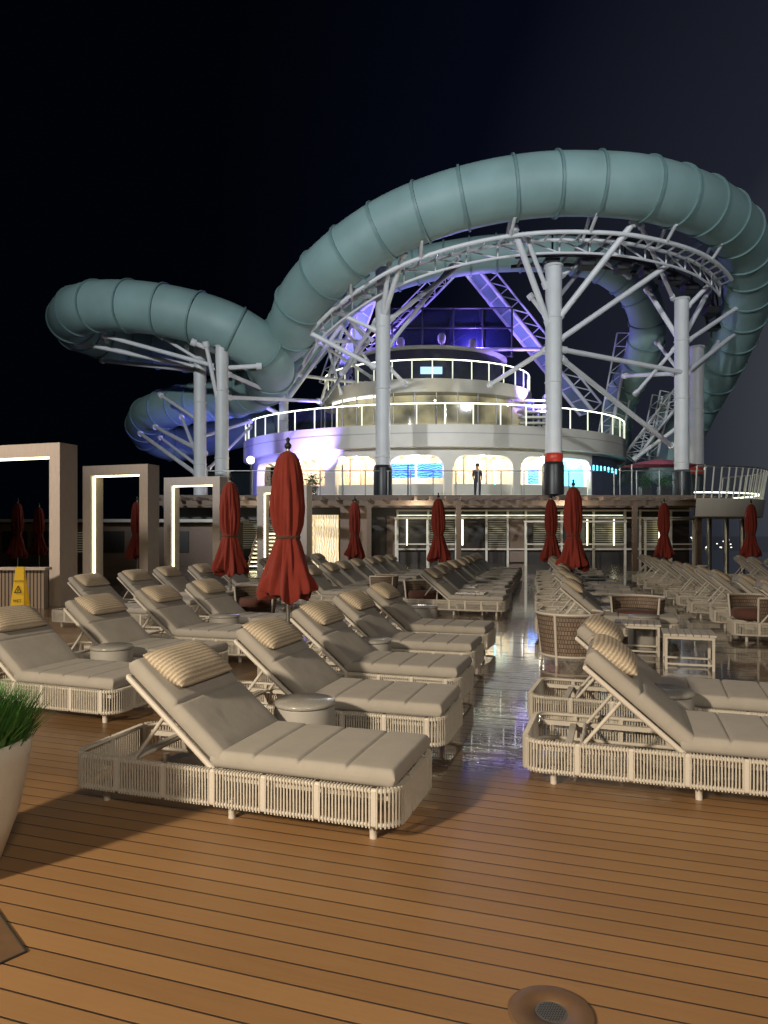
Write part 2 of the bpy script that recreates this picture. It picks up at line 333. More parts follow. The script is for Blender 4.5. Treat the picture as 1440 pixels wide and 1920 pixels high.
# ------------------------------------------------------------------ lounger
def make_lounger():
    t=thing("sun_lounger","beige rope-woven sun lounger with grey cushion and tan pillow","sun lounger",(0,0,0),"sun loungers on the deck")
    LX,LY=1.90,.71; rc=.11; z0,z1=.10,.262
    path=[]
    for cx,cy,a0 in((LX-rc,rc,-90),(LX-rc,LY-rc,0),(rc,LY-rc,90),(rc,rc,180)):
        for i in range(9):
            a=R(a0+90*i/8); path.append(Vector((cx+rc*math.cos(a),cy+rc*math.sin(a),0)))
    mb=MB()
    for z in(z0,z1): mb.tube([p+Vector((0,0,z)) for p in path],.013,8,True)
    for y in(.06,LY-.06): mb.box((LX/2,y,.22),(LX-.1,.03,.03))
    for x in(.25,.88,1.4): mb.box((x,LY/2,.215),(.04,LY-.1,.025))
    fr=mb; mb2=MB(); n=len(path); tot=0; seg=[]
    for i in range(n):
        a=path[i]; b=path[(i+1)%n]; seg.append((tot,a,b)); tot+=(b-a).length
    per=17; k=per*int(tot/.0172/per)
    for j in range(k):
        d=j*tot/k
        for (t0,a,b) in seg:
            if t0<=d<t0+(b-a).length: break
        p=a+(b-a)*((d-t0)/(b-a).length); tg=(b-a).normalized(); nr=Vector((tg.y,-tg.x,0))
        rot=Matrix((tg,nr,Vector((0,0,1)))).transposed()
        if j%per==0:
            fr.box(p+nr*.002+Vector((0,0,(z0+z1)/2)),(.024,.026,z1-z0),0,rot)
        else:
            tilt=Matrix.Rotation(random.uniform(-.012,.012),3,nr)@rot
            mb2.box(p+nr*.0145+Vector((0,0,(z0+z1)/2)),(.0075,.006,z1-z0+.026),0,tilt)
            mb2.box(p+Vector((0,0,z1+.0145)),(.0075,.028,.004),0,rot)
    frame=fr.build("frame",M['alu'],t)
    mb2.build("rope_weave",M['rope'],frame)
    for x in(.17,.97,1.76):
        for y in(.08,LY-.08):
            m=MB(); m.cyl((x,y,0),(x,y,.10),.019,.021,12); m.build("leg",M['alu'],t)
    x0=.87
    m=MB(); m.cushion(LX-x0-.01,LY-.04,.094,.028,(.26,.51,.77),Matrix.Translation((x0,.02,.316)),sag=.003)
    m.build("seat_cushion",M['cush'],t)
    a=R(180-40)
    ex=Vector((math.cos(a),0,math.sin(a))); ez=Vector((math.sin(a),0,-math.cos(a)))
    Bm=Matrix(((ex.x,0,ez.x,0),(0,1,0,0),(ex.z,0,ez.z,0),(0,0,0,1)))
    piv=Vector((x0+.03,0,.275))
    T=Matrix.Translation(piv)@Bm
    m=MB(); Lb=.70
    for y in(.025,LY-.025): m.cyl(T@Vector((0,y,-.015)),T@Vector((Lb,y,-.015)),.016,n=8)
    for x in(.02,Lb*.5,Lb): m.cyl(T@Vector((x,.025,-.015)),T@Vector((x,LY-.025,-.015)),.014,n=8)
    m.quad([T@Vector(q) for q in((.03,.04,-.004),(Lb-.02,.04,-.004),(Lb-.02,LY-.04,-.004),(.03,LY-.04,-.004))])
    for y in(.10,LY-.10):
        m.cyl(T@Vector((.42,y,-.02)),(.33,y,.23),.012,n=8)
    m.cyl((.33,.06,.235),(.33,LY-.06,.235),.012,n=8)
    m.build("backrest_frame",M['alu'],t)
    m=MB(); m.cushion(Lb+.04,LY-.04,.092,.03,(.38,),T@Matrix.Translation((.0,.02,.05)),sag=.004)
    m.build("back_cushion",M['cush'],t)
    m=MB(); PT=T@Matrix.Translation((.44,.09,.142))@Matrix.Rotation(R(8),4,'Y')
    m.cushion(.30,.53,.13,.13,(),PT)
    pl=m.build("pillow",M['pillow'],t)
    for y in(.20,.51):
        m=MB()
        pts=[T@Vector(q) for q in((.60,y,.165),(.70,y,.135),(.757,y,.09),(.765,y,.03),(.74,y,-.035),(.60,y,-.04))]
        w=Vector((0,.02,0)); vs=[]
        for p in pts: vs+=[p-w,p+w]
        m.add(vs,[(2*i,2*i+2,2*i+3,2*i+1) for i in range(len(pts)-1)])
        m.build("strap",M['pillow'],pl)
    reg(t); return t
lg=make_lounger()
def org(wx,wy,lx=.17,ly=.08): return Vector((wx,wy,0))-U*lx-W*ly
spots=[]
O1=org(-1.56,4.0)
for r in [0,1.3,2.62,3.95,5.3]: spots.append(O1+V*r)
for i in range(9): spots.append(O1+V*(9.6+i*1.32))
for i in range(4): spots.append(O1+U*(-2.57)+V*(1.4+1.3*i))
for i in range(7): spots.append(O1+U*(-2.57)+V*(9.8+1.32*i))
for i in range(5): spots.append(O1+U*(-5.15)+V*(5.9+1.3*i))
for i in range(4): spots.append(O1+U*(-5.15)+V*(13.9+1.4*i))
OR=org(1.05,4.27)
for r in (0,1.22): spots.append(OR+V*r)
for i in range(11): spots.append(OR+V*(6.0+i*1.32))
for i in range(10): spots.append(OR+U*2.75+V*(6.6+i*1.4))
for i in range(8): spots.append(OR+U*5.4+V*(8.6+i*1.45))
for i,s in enumerate(spots):
    j=random.uniform(-2.5,2.5)
    if i in(0,5): j=0
    if i==0: lg.location=s; lg.rotation_euler=(0,0,ANG)
    else: dup(lg,s+Vector((random.uniform(-.05,.05),random.uniform(-.04,.04),0)),ANG+R(j))
for o in scene.objects:
    if o.name.startswith("pillow.") :
        o.location=(random.uniform(-.012,.012),random.uniform(-.04,.04),random.uniform(0,.006))
# ------------------------------------------------------------------ side tables
t=thing("side_table","low round grey drum side table beside loungers","side table",(0,0,0),"side tables between loungers")
m=MB(); m.rev([(.188,0),(.193,.02),(.193,.39),(.19,.398)],40); m.build("base",M['table'],t)
m=MB(); m.rev([(.186,.40),(.196,.403),(.198,.41),(.198,.42),(.19,.43),(0,.43)],40); m.build("table_top",M['tabletop'],t)
reg(t)
for i,s in enumerate([(-.51,4.57),(-2.6,6.78),(-.12,7.2),(1.92,4.87),(.6,10.5),(-2.1,9.35),(3.4,9.3)]):
    s=Vector((*s,0))
    if i==0: t.location=s
    else: dup(t,s)
# ------------------------------------------------------------------ umbrellas
def make_umb():
    t=thing("patio_umbrella","closed dark red canvas umbrella tied around its pole","umbrella",(0,0,0),"closed red umbrellas on the deck")
    prof=[(.03,2.53),(.09,2.5),(.14,2.42),(.17,2.25),(.185,2.0),(.185,1.8),(.165,1.6),(.14,1.48),(.14,1.42),(.175,1.3),(.21,1.15),(.245,1.0),(.28,.88),(.30,.78),(.285,.72),(.12,.76)]
    def fold(r,z,a):
        k=min(1,(2.53-z)/.5); low=max(0,(1.3-z)/.5); tie=math.exp(-((z-1.45)/.07)**2)
        w=.24*abs(math.cos(4*a+.5*math.sin(3*z)))-.12+.09*math.cos(13*a+3*z)+.07*math.cos(3*a+1+z)+.04*math.cos(21*a-5*z)
        zz=z+( .07*math.cos(3*a+1)+.035*math.cos(7*a) )*max(0,(1.0-z)/.3)
        return r*(1+w*k*(1+.35*low)*(1-.5*tie)),zz
    prof2=[]
    for (a,b) in zip(prof[:-1],prof[1:]):
        for i in range(4): q=i/4; prof2.append((a[0]+(b[0]-a[0])*q,a[1]+(b[1]-a[1])*q))
    prof2.append(prof[-1])
    m=MB(); m.rev(prof2,120,fold=fold); m.build("canopy",M['red'],t)
    m=MB(); m.rev([(.145,1.43),(.155,1.435),(.158,1.465),(.145,1.47)],32); m.build("tie_strap",M['redcush'],t)
    m=MB(); m.cyl((0,0,.05),(0,0,2.56),.024,n=14); m.build("pole",M['steel'],t)
    m=MB(); m.rev([(.02,2.55),(.045,2.58),(.045,2.61),(.018,2.64),(.03,2.68),(0,2.71)],16); m.build("finial",M['black'],t)
    m=MB(); m.box((0,0,.03),(.5,.5,.06)); m.cyl((0,0,.06),(0,0,.22),.035,n=12); m.build("base",M['table'],t)
    reg(t); return t
ub=make_umb()
U_=[(540,8.9),(432,14.2),(822,21),(665,23),(1033,21.5),(1075,15.8),(1245,24),(257,23),(33,24),(73,28),(1408,25)]
for i,(px,d) in enumerate(U_):
    loc=Vector(((px-CX)/F*d,d,0))
    if i==0: ub.location=loc
    else:
        u=dup(ub,loc,random.uniform(0,6)); s_=random.uniform(.88,1.03); u.scale=(s_,s_,1)
# ------------------------------------------------------------------ woven chairs & tables
def make_chair():
    t=thing("lounge_chair","low barrel-shaped woven rope armchair with rust cushion","armchair",(0,0,0),"woven armchairs on the deck")
    m=MB(); n=28; vs=[]
    for z,r in((.10,.32),(.57,.38)):
        for rr in(r,r-.03):
            for i in range(n+1):
                a=R(-30+240*i/n); vs.append(Vector((rr*math.cos(a),rr*math.sin(a),z)))
    k=n+1
    for i in range(n):
        m.add([vs[i],vs[i+1],vs[2*k+i+1],vs[2*k+i]],[(0,1,2,3)],0,True)
        m.add([vs[k+i],vs[k+i+1],vs[3*k+i+1],vs[3*k+i]],[(3,2,1,0)],0,True)
        m.add([vs[2*k+i],vs[2*k+i+1],vs[3*k+i+1],vs[3*k+i]],[(0,1,2,3)],0,False)
    m.build("woven_back",M['weave'],t)
    m=MB(); rail=[Vector((.38*math.cos(R(-30+240*i/24)),.38*math.sin(R(-30+240*i/24)),.58)) for i in range(25)]
    m.tube(rail,.016,8); m.tube([Vector((p.x*.87,p.y*.87,.1)) for p in rail],.014,8)
    for i in(0,8,16,24): m.cyl(Vector((rail[i].x*.87,rail[i].y*.87,0)),rail[i],.016,n=8)
    m.build("frame",M['alu'],t)
    m=MB(); m.rev([(.1,.25),(.29,.26),(.31,.3),(.31,.36),(.28,.4),(0,.41)],28); m.build("seat_cushion",M['redcush'],t)
    reg(t); return t
ch=make_chair()
CH=[(1068,8.3,0),(1195,10.2,150),(1415,10.4,100),(480,12.2,180),(795,13.6,160),(715,15.5,80),(1300,20,20),(560,19,70)]
for i,(px,d,a) in enumerate(CH):
    loc=Vector(((px-CX)/F*d,d,0))
    if i==0: ch.location=loc; ch.rotation_euler=(0,0,R(a+180))
    else: dup(ch,loc,R(a+180))
t=thing("outdoor_table","low white metal frame table with slatted top","table",(0,0,0),"white low tables on the deck")
m=MB()
for x in(-.24,.24):
    for y in(-.22,.22): m.box((x,y,.18),(.028,.028,.36))
m.box((0,-.22,.35),(.48,.03,.03)); m.box((0,.22,.35),(.48,.03,.03)); m.box((0,-.22,.06),(.48,.02,.02)); m.box((0,.22,.06),(.48,.02,.02))
m.box((-.24,0,.06),(.02,.44,.02)); m.box((.24,0,.06),(.02,.44,.02)); m.build("leg_frame",M['alu'],t)
m=MB()
for i in range(7): m.box((-.234+i*.078,0,.38),(.07,.5,.022))
for x in(-.3,.3): m.box((x*.55,0,.362),(.03,.46,.014))
m.build("table_top",M['alu'],t); reg(t)
TT=[(1290,8.0,-19),(1195,8.9,-19),(885,13.4,-19),(870,15,-15),(1120,10.6,-19),(590,16,-19)]
for i,(px,d,a) in enumerate(TT):
    loc=Vector(((px-CX)/F*d,d,0))
    if i==0: t.location=loc; t.rotation_euler=(0,0,R(a))
    else: dup(t,loc,R(a))
# ------------------------------------------------------------------ planter
pc=Vector((-1.97,3.12,0))
t=thing("planter","tapered cream stone planter filled with spiky green grass","planter",pc)
m=MB(); m.rev([(.22,0),(.25,.02),(.33,.25),(.375,.5),(.385,.575),(.37,.59),(.35,.58),(.34,.52)],64,c=pc); m.build("pot",M['pot'],t)
m=MB(); m.rev([(.34,.5),(0,.53)],32,c=pc); m.build("soil",M['soil'],t)
m=MB()
for i in range(3600):
    r=.35*math.sqrt(random.random()); a=random.uniform(0,6.283); b=pc+Vector((r*math.cos(a),r*math.sin(a),.5))
    out=Vector((math.cos(a),math.sin(a),0))*(r/.35)*.11+Vector((random.uniform(-.06,.06),random.uniform(-.06,.06),0))
    h=random.uniform(.2,.35)*(1.05-.25*(r/.35)**2); w=random.uniform(.003,.0055); s=Vector((-math.sin(a+random.uniform(-1,1)),math.cos(a),0)).normalized()*w
    p1=b+out*.35+Vector((0,0,h*.55)); p2=b+out+Vector((0,0,h))
    m.add([b-s,b+s,p1+s,p1-s,p2],[(0,1,2,3),(3,2,4)],0)
m.build("grass",M['leaf'],t)
# ------------------------------------------------------------------ floor fitting & hatch
c=Vector((.522,2.215,0))
t=thing("deck_drain","round brown deck drain cover with perforated centre","drain cover",c)
m=MB(); m.rev([(.133,0),(.133,.006),(.127,.009),(.052,.009),(.05,.006)],64,c=c); m.build("cover",M['brass'],t)
m=MB(); m.rev([(.05,.007),(0,.008)],32,c=c); m.build("grate",M['steel'],t)
m=MB()
for i in range(-5,6):
    for j in range(-5,6):
        x=i*.0085+(j%2)*.004; y=j*.0078
        if x*x+y*y<.0019: m.rev([(.0027,.0085),(0,.0087)],8,c=c+Vector((x,y,0)))
m.build("perforation",M['ink'],t)
hc=Vector((-1.28,2.54,0)); a=Vector((-.68,.74,0)); b=Vector((-.63,-.78,0))
m=MB(); m.quad([hc+Vector((0,0,.004)),hc+a*.7+Vector((0,0,.004)),hc+a*.7+b*.7+Vector((0,0,.004)),hc+b*.7+Vector((0,0,.004))])
for p,q in((hc,hc+a*.7),(hc+b*.7,hc)): m.cyl(p+Vector((0,0,.004)),q+Vector((0,0,.004)),.004,n=6,mi=1)
tag(m.build("deck_hatch",[M['brass'],M['ink']],off=hc),"flat brown hatch panel set flush in the deck","hatch")
# ------------------------------------------------------------------ portals
def portal(px,d,w=2.15,h=3.37):
    c=Vector(((px-CX)/F*d,d,0))
    t=thing("cabana_portal","rectangular timber-clad portal frame with glowing light strip inside","portal frame",c,"timber portal frames by the cabanas")
    rot=Matrix.Rotation(ANG,3,'Z'); th=.27; dp=.5
    def bx(m,x,y,z,sx,sy,sz,mi=0): m.box(c+rot@Vector((x,y,z)),(sx,sy,sz),mi,rot)
    m=MB(); bx(m,-th/2,dp/2,h/2-th/2,th,dp,h-th); m.build("post",M['greyboard'],t)
    m=MB(); bx(m,-w+th/2,dp/2,h/2-th/2,th,dp,h-th); m.build("post",M['greyboard'],t)
    m=MB(); bx(m,-w/2,dp/2,h-th/2,w,dp,th); m.build("lintel",M['greyboard'],t)
    m=MB(); bx(m,-w+th+.018,.12,h/2-th/2,.036,.05,h-th-.1); bx(m,-w/2,.12,h-th-.025,w-2*th-.1,.05,.036); m.build("light_strip",M['led'],t)
portal(112,14.6,2.6); portal(277,19.1); portal(412,23.2); portal(575,27.4)
c=P(82,1130,14.2); c.z=0
m=MB()
m.box(c+Vector((-2.5,.1,.38)),(5,.2,.76)); m.box(c+Vector((-2.5,.1,.79)),(5.1,.3,.05),1)
tag(m.build("planter_wall",[M['slats'],M['greyboard']],off=c),"low slatted timber wall with plain top","wall")
# wet floor sign
c=Vector(((38-CX)/F*10.6,10.6,0))
t=thing("wet_floor_sign","yellow folding wet floor warning sign standing on deck","warning sign",c)
for s in(-1,1):
    m=MB()
    vs=[c+Vector((-.13,s*.15,0)),c+Vector((.13,s*.15,0)),c+Vector((.06,s*.015,1.0)),c+Vector((-.06,s*.015,1.0))]
    m.quad(vs); m.quad([v+Vector((0,-s*.02,0)) for v in vs][::-1]); 
    for i in range(4): m.quad([vs[i],vs[(i+1)%4],vs[(i+1)%4]+Vector((0,-s*.02,0)),vs[i]+Vector((0,-s*.02,0))])
    m.build("panel",M['yellow'],t)
def sy(z): return -.15+.135*z-.008
m=MB(); tri=[Vector((0,sy(.72),.72)),Vector((-.05,sy(.62),.62)),Vector((.05,sy(.62),.62))]
for i in range(3): m.cyl(c+tri[i],c+tri[(i+1)%3],.006,n=6)
m.cyl(c+Vector((0,sy(.635),.635)),c+Vector((0,sy(.68),.68)),.006,n=6)
m.build("warning_symbol",M['ink'],t)
def text(s,loc,size,mat_,parent,rx=90,name="lettering"):
    cu=bpy.data.curves.new(name,'FONT'); cu.body=s; cu.size=size; cu.align_x='CENTER'; cu.extrude=.001
    o=bpy.data.objects.new(name,cu); col.objects.link(o)
    bpy.context.view_layer.update()
    me=bpy.data.meshes.new_from_object(o.evaluated_get(bpy.context.evaluated_depsgraph_get()))
    bpy.data.objects.remove(o); me.materials.clear(); me.materials.append(mat_)
    o=bpy.data.objects.new(name,me); col.objects.link(o)
    o.parent=parent; o.location=Vector(loc)-parent.location; o.rotation_euler=(R(rx),0,0); return o
text("CAUTION",c+Vector((0,sy(.78),.78)),.034,M['ink'],t,82)
text("WET",c+Vector((0,sy(.48),.48)),.06,M['ink'],t,82); text("FLOOR",c+Vector((0,sy(.38),.38)),.06,M['ink'],t,82)
# ------------------------------------------------------------------ promenade, pergola
PZ=3.3; PD=34.0
xl,xr=-11.0,15.6
base=Vector((2,PD,0))
t=thing("promenade_deck","raised promenade platform with pale fascia over the bar","raised deck",base)
m=MB(); m.box(((xl+xr)/2,PD+11,PZ-.12),(xr-xl,22,.24)); m.build("platform",M['hull'],t)
m=MB(); m.box(((xl+xr)/2,PD-.06,PZ-.14),(xr-xl+.1,.1,.34)); m.build("fascia",M['beam'],t)
def railing(parent,pts,h,postm,topm,glassm,pw=.05,lean=Vector((0,0,0)),name="railing",tr=.03):
    base=pts[0].copy(); r=bpy.data.objects.new(name,None); col.objects.link(r); r.parent=parent; r.location=base-parent.location
    up=Vector((0,0,h))
    m=MB(); m.tube([p+up+lean-base for p in pts],tr,6); m.build("handrail",topm,r,off=(0,0,0)).location=(0,0,0)
    src=None
    for i,p in enumerate(pts):
        if src is None:
            m=MB(); m.cyl((0,0,0),up+lean,pw/2,n=6); src=m.build("post",postm,r,off=(0,0,0)); src.location=p-base
        else:
            k=src.copy(); col.objects.link(k); k.parent=r; k.location=p-base
    for a,b in zip(pts[:-1],pts[1:]):
        m=MB(); a=a-base;b=b-base; l2=lean*.93
        m.quad([a+Vector((0,0,.08)),b+Vector((0,0,.08)),b+l2+Vector((0,0,h*.93)),a+l2+Vector((0,0,h*.93))]); m.build("glass_panel",glassm,r,off=(0,0,0)).location=(0,0,0)
    return r
n=22
railing(t,[Vector((-8.5+i*(xr+8.5-.2)/n,PD+.1,PZ)) for i in range(n+1)],1.2,M['steel'],M['steel'],M['glass'],pw=.07)
t=thing("pergola","dark timber pergola with rafters over the deck bar","pergola",Vector((2,31,0)))
m=MB(); m.box((2.3,31.2,2.83),(25.5,.16,.22)); m.build("beam",M['beam'],t)
m=MB(); m.box((2.3,33.6,2.83),(25.5,.16,.22)); m.build("beam",M['beam'],t)
src=None
for i in range(38):
    x=-10.2+i*.68
    if src is None: m=MB(); m.box((x,32.3,3.02),(.13,3.4,.16)); src=m.build("rafter",M['beam'],t); 
    else: k=src.copy(); col.objects.link(k); k.parent=t; k.location=Vector((i*.68,0,0))
for px in(430,560,692,860,1190,1310):
    d=31.2; x=(px-CX)/F*d
    m=MB(); m.box((x,d,1.36),(.2,.2,2.72)); m.build("post",M['beam'],t)
B0=Vector((2,36,0))
t=thing("deck_bar","lit deck bar building with louvred windows below the promenade","bar building",B0)
D=36.0
def X(px,d): return (px-CX)/F*d
m=MB(); m.box((2.3,D+4,1.52),(26.4,7.9,3.04)); m.build("wall",M['dark'],t)
def panel(name,px0,px1,z0,z1,mt,d=D-.02,th=.08):
    m=MB(); m.box(((X(px0,d)+X(px1,d))/2,d,(z0+z1)/2),(X(px1,d)-X(px0,d),th,z1-z0)); return m.build(name,mt,t)
panel("timber_panel",575,635,.0,2.35,M['warmwall'],d=D-3.2)
panel("timber_panel",638,690,.0,2.7,M['wood'],d=D-3.2)
for a,b in((806,852),(915,950),(1000,1050),(1116,1168),(1205,1255),(345,398),(455,520)):
    panel("window",a,b,.75,2.2,M['blinds'])
panel("door",955,983,.05,2.25,M['wood']); panel("door",725,742,.05,2.4,M['wood'])
for z in(.70,2.28,2.65):
    panel("counter_trim" if z<1 else "trim",742,1300,z-.04,z+.04,M['greyboard'],d=D-.2)
for px in(745,803,855,912,952,986,1053,1113,1172,1200,1258,1304):
    panel("column_trim",px-2,px+2,0,2.7,M['hull'],d=D-.16)
for px in(762,866,1100,1150,1235): panel("light_strip",px,px+2.2,.9,2.2,M['led'],d=D-.3,th=.03)
panel("light_strip",745,1168,2.38,2.43,M['postlit'],d=D-.3,th=.03)
for a,b,h in((742,860,2.15),(985,1172,2.0),(1210,1300,2.1)):
    m=MB(); d=33.0
    for px in(a,(a+b)/2,b): m.box((X(px,d),d,h/2),(.08,.08,h))
    m.box(((X(a,d)+X(b,d))/2,d-.01,h+.05),(X(b,d)-X(a,d)+.14,.10,.08)); m.box(((X(a,d)+X(b,d))/2,d-.01,1.0),(X(b,d)-X(a,d),.25,.05))
    m.build("hut_frame",M['hull'],t)
c=Vector((X(500,30),30,0))
t=thing("deck_stair","short lit staircase leading up beside the bar","stairs",c)
for i in range(9):
    m=MB(); m.box(c+Vector((0,i*.28,.17*(i+1)-.03)),(1.5,.3,.06)); m.box(c+Vector((0,i*.28-.155,.17*(i+1)-.06)),(1.4,.02,.02),1); m.build("step",[M['greyboard'],M['led']],t)
for s in(-.78,.78):
    m=MB(); m.box(c+Vector((s,1.2,.85)),(.05,2.9,.25),0,Matrix.Rotation(R(31),3,'X')); m.build("stringer",M['wood'],t)
c=Vector((X(190,33),33,0))
t=thing("deck_house","long low white deck house with dark windows","deck house",c)
m=MB(); m.box(c+Vector((-2,2,1.0)),(16,4,2.0)); m.build("wall",M['wood'],t)
for i in range(9): 
    m=MB(); m.box(c+Vector((-8.5+i*1.5,-.02,1.1)),(1.15,.06,1.0)); m.build("window",M['blinds'] if i in(5,7) else M['dark'],t)
m=MB(); m.box(c+Vector((-2,1.8,2.08)),(16.6,4.8,.14)); m.build("roof",M['hull'],t)
# ------------------------------------------------------------------ superstructure tiers
EC=Vector((3.45,50,0)); RX,RY=13.2,10.0
def ell(th,rx=RX,ry=RY,c=EC,z=0): return Vector((c.x+rx*math.sin(th),c.y-ry*math.cos(th),z))
def th_of(px,rx,ry,c=EC):
    lo,hi=-1.25,1.25
    for _ in range(40):
        m_=(lo+hi)/2; p=ell(m_,rx,ry,c); q=CX+F*p.x/p.y
        if q<px: lo=m_
        else: hi=m_
    return lo
sup=thing("ship_superstructure","white rounded ship superstructure with arches and lit balconies","ship building",Vector((3.45,50,PZ)))
def band(name,rx,ry,z0,z1,mt,t0=-1.9,t1=1.9,n=96,c=EC,parent=sup,capm=True):
    m=MB(); vs=[]
    for i in range(n+1):
        th=t0+(t1-t0)*i/n
        vs+= [ell(th,rx,ry,c,z0),ell(th,rx,ry,c,z1)]
        if capm:
            vs+=[ell(th,rx*.2,ry*.2,c,z1),ell(th,rx*.2,ry*.2,c,z0)]
    k=4 if capm else 2
    for i in range(n):
        a=i*k; b=(i+1)*k
        m.f.append([a,b,b+1,a+1]); m.m.append(0); m.sm.append(True)
    m.v=vs
    if capm:
        for i in range(n):
            a=i*k;b=(i+1)*k
            base_=len(m.v)
            m.v+=[vs[a+1],vs[b+1],vs[b+2],vs[a+2],vs[a],vs[b],vs[b+3],vs[a+3]]
            m.f.append([base_,base_+1,base_+2,base_+3]); m.m.append(0); m.sm.append(False)
            m.f.append([base_+7,base_+6,base_+5,base_+4]); m.m.append(0); m.sm.append(False)
    return m.build(name,mt,parent)
wrx,wry=RX-.6,RY-.6; zt=6.4; zo=6.0
ops=[(482,608),(630,706),(729,832),(851,962),(977,1108)]
opt=[(th_of(a,wrx,wry),th_of(b,wrx,wry)) for a,b in ops]
m=MB(); n=700; t0,t1=-1.9,1.9; prev=None
def opz(th):
    for a,b in opt:
        if a<th<b:
            r=.06
            d=min(th-a,b-th)
            if d<r: return zo-.7*(1-math.sqrt(1-(1-d/r)**2))
            return zo
    return None
for i in range(n+1):
    th=t0+(t1-t0)*i/n; z=opz(th)
    cur=(ell(th,wrx,wry,z=0),z,ell(th,wrx-.5,wry-.5,z=0))
    if prev:
        a,za,ai=prev; b,zb,bi=cur
        def q(p,zz): return Vector((p.x,p.y,zz))
        if za is None and zb is None: m.add([q(a,PZ),q(b,PZ),q(b,zt),q(a,zt)],[(0,1,2,3)],0,True)
        else:
            A=za if za is not None else zo-.7; Bz=zb if zb is not None else zo-.7
            m.add([q(a,A),q(b,Bz),q(b,zt),q(a,zt)],[(0,1,2,3)],0,False)
            m.add([q(ai,A),q(bi,Bz),q(b,Bz),q(a,A)],[(0,1,2,3)],0,False)
            if za is None or zb is None:
                p,pi=(a,ai) if za is None else (b,bi)
                m.add([q(p,PZ),q(pi,PZ),q(pi,zo-.6),q(p,zo-.6)],[(0,1,2,3)],0,False)
    prev=cur
m.build("arched_wall",M['hull'],sup)
band("glowing_interior_wall",wrx-3,wry-3,PZ,zt,M['inwall'],-1.4,1.4,capm=False)
band("ceiling",wrx-.1,wry-.1,zo+.12,zo+.2,M['ceilstripe'],-1.5,1.5)
band("balcony",RX,RY,6.4,7.66,M['hull'])
band("balcony_groove",RX+.01,RY+.01,7.15,7.19,M['table'],capm=False)
for k,(a,b) in enumerate(opt):
    m=MB()
    nn=10
    for i in range(nn):
        p=ell(a+(b-a)*i/nn,wrx-.25,wry-.25,z=PZ); q=ell(a+(b-a)*(i+1)/nn,wrx-.25,wry-.25,z=PZ)
        m.quad([p,q,q+Vector((0,0,1.05)),p+Vector((0,0,1.05))])
    m.build("counter_front",M['hull'],sup)
def arcpanel(name,px0,px1,z0,z1,rx,ry,mt,parent=sup,n=6):
    a=th_of(px0,rx,ry); b=th_of(px1,rx,ry); m=MB()
    for i in range(n):
        p=ell(a+(b-a)*i/n,rx,ry,z=z0); q=ell(a+(b-a)*(i+1)/n,rx,ry,z=z0)
        m.quad([p,q,q+Vector((0,0,z1-z0)),p+Vector((0,0,z1-z0))])
    return m.build(name,mt,parent)
irx,iry=wrx-2.6,wry-2.6
arcpanel("menu_screen",733,778,4.75,5.6,irx+1.6,iry+1.6,M['screen']); arcpanel("menu_screen",782,830,4.75,5.6,irx+1.6,iry+1.6,M['screen'])
arcpanel("menu_screen",990,1010,4.6,5.5,irx,iry,M['screen'])
arcpanel("cyan_panel",1052,1100,3.6,5.95,irx+1,iry+1,M['cyanpanel'])
arcpanel("shelf_panel",855,920,3.9,5.4,irx,iry,M['warmwall']); arcpanel("shelf_panel",640,690,3.9,5.2,irx,iry,M['warmwall'])
for px in(655,675,868,890,910,505,530):
    arcpanel("interior_post",px,px+3,PZ,6.1,irx+.4,iry+.4,M['wood'],n=1)
def arcframe(px0,px1,z0,z1,rx,ry,mt,name):
    a=th_of(px0,rx,ry); b=th_of(px1,rx,ry)
    m=MB(); m.tube([ell(a,rx,ry,z=z0),ell(a,rx,ry,z=z1),ell(b,rx,ry,z=z1),ell(b,rx,ry,z=z0)],.05,6,True); m.build(name,mt,sup)
arcframe(928,966,3.7,5.8,irx+1.5,iry+1.5,M['cyan'],"light_frame"); arcframe(980,1046,4.2,5.7,irx+1,iry+1,M['ledwhite'],"light_frame")
arcframe(560,604,3.8,5.7,irx+1.5,iry+1.5,M['neonred'],"light_frame"); arcframe(1050,1102,3.5,5.9,wrx-.7,wry-.7,M['cyan'],"light_frame")
for k in range(8):
    arcpanel("wall_light",1112+k*7,1114+k*7,5.4,5.7,wrx+.04,wry+.04,M['cyan'],n=1)
arcpanel("dark_cladding",1110,1164,3.3,6.3,wrx+.02,wry+.02,M['navy'])
def arcpts(rx,ry,z,t0,t1,n,c=EC): return [ell(t0+(t1-t0)*i/n,rx,ry,c,z) for i in range(n+1)]
railing(sup,arcpts(RX-.12,RY-.12,7.66,-1.6,1.6,26),1.2,M['postlit'],M['ledcool'],M['glass'],pw=.08,tr=.035)
c2=Vector((3.2,50,0))
band("glazed_wall",7.6,6.4,7.66,10.2,M['glassdark'],c=c2,capm=False)
band("second_interior",6.6,5.4,7.66,10.2,mat("glowing_storey_wall",(.4,.36,.25),.6,emit=(1,.88,.45),es=.42,var=.5,scale=.7,evar=True),c=c2,capm=False)  # uneven warm glow built into this wall to read as lit rooms
for th in [(-1.4+i*.175) for i in range(17)]:
    m=MB(); p=ell(th,7.65,6.45,c2,7.66); m.cyl(p,p+Vector((0,0,2.5)),.05,n=6); m.build("mullion",M['steel'],sup)
c3=Vector((3.0,50,0))
band("upper_balcony",7.3,6.1,10.25,11.1,M['hull'],c=c3)
band("soffit_trim",7.0,5.8,10.1,10.25,M['ledwhite'],t0=-1.2,t1=-.5,c=c3,capm=False)
railing(sup,arcpts(7.15,5.95,11.1,-1.6,1.6,18,c3),1.2,M['postlit'],M['ledcool'],M['glass'],pw=.08,tr=.035)
band("top_cabin",5.2,4.2,11.1,13.4,M['navy'],c=c3)
band("cabin_roof",5.6,4.6,13.4,13.55,M['hull'],c=c3)
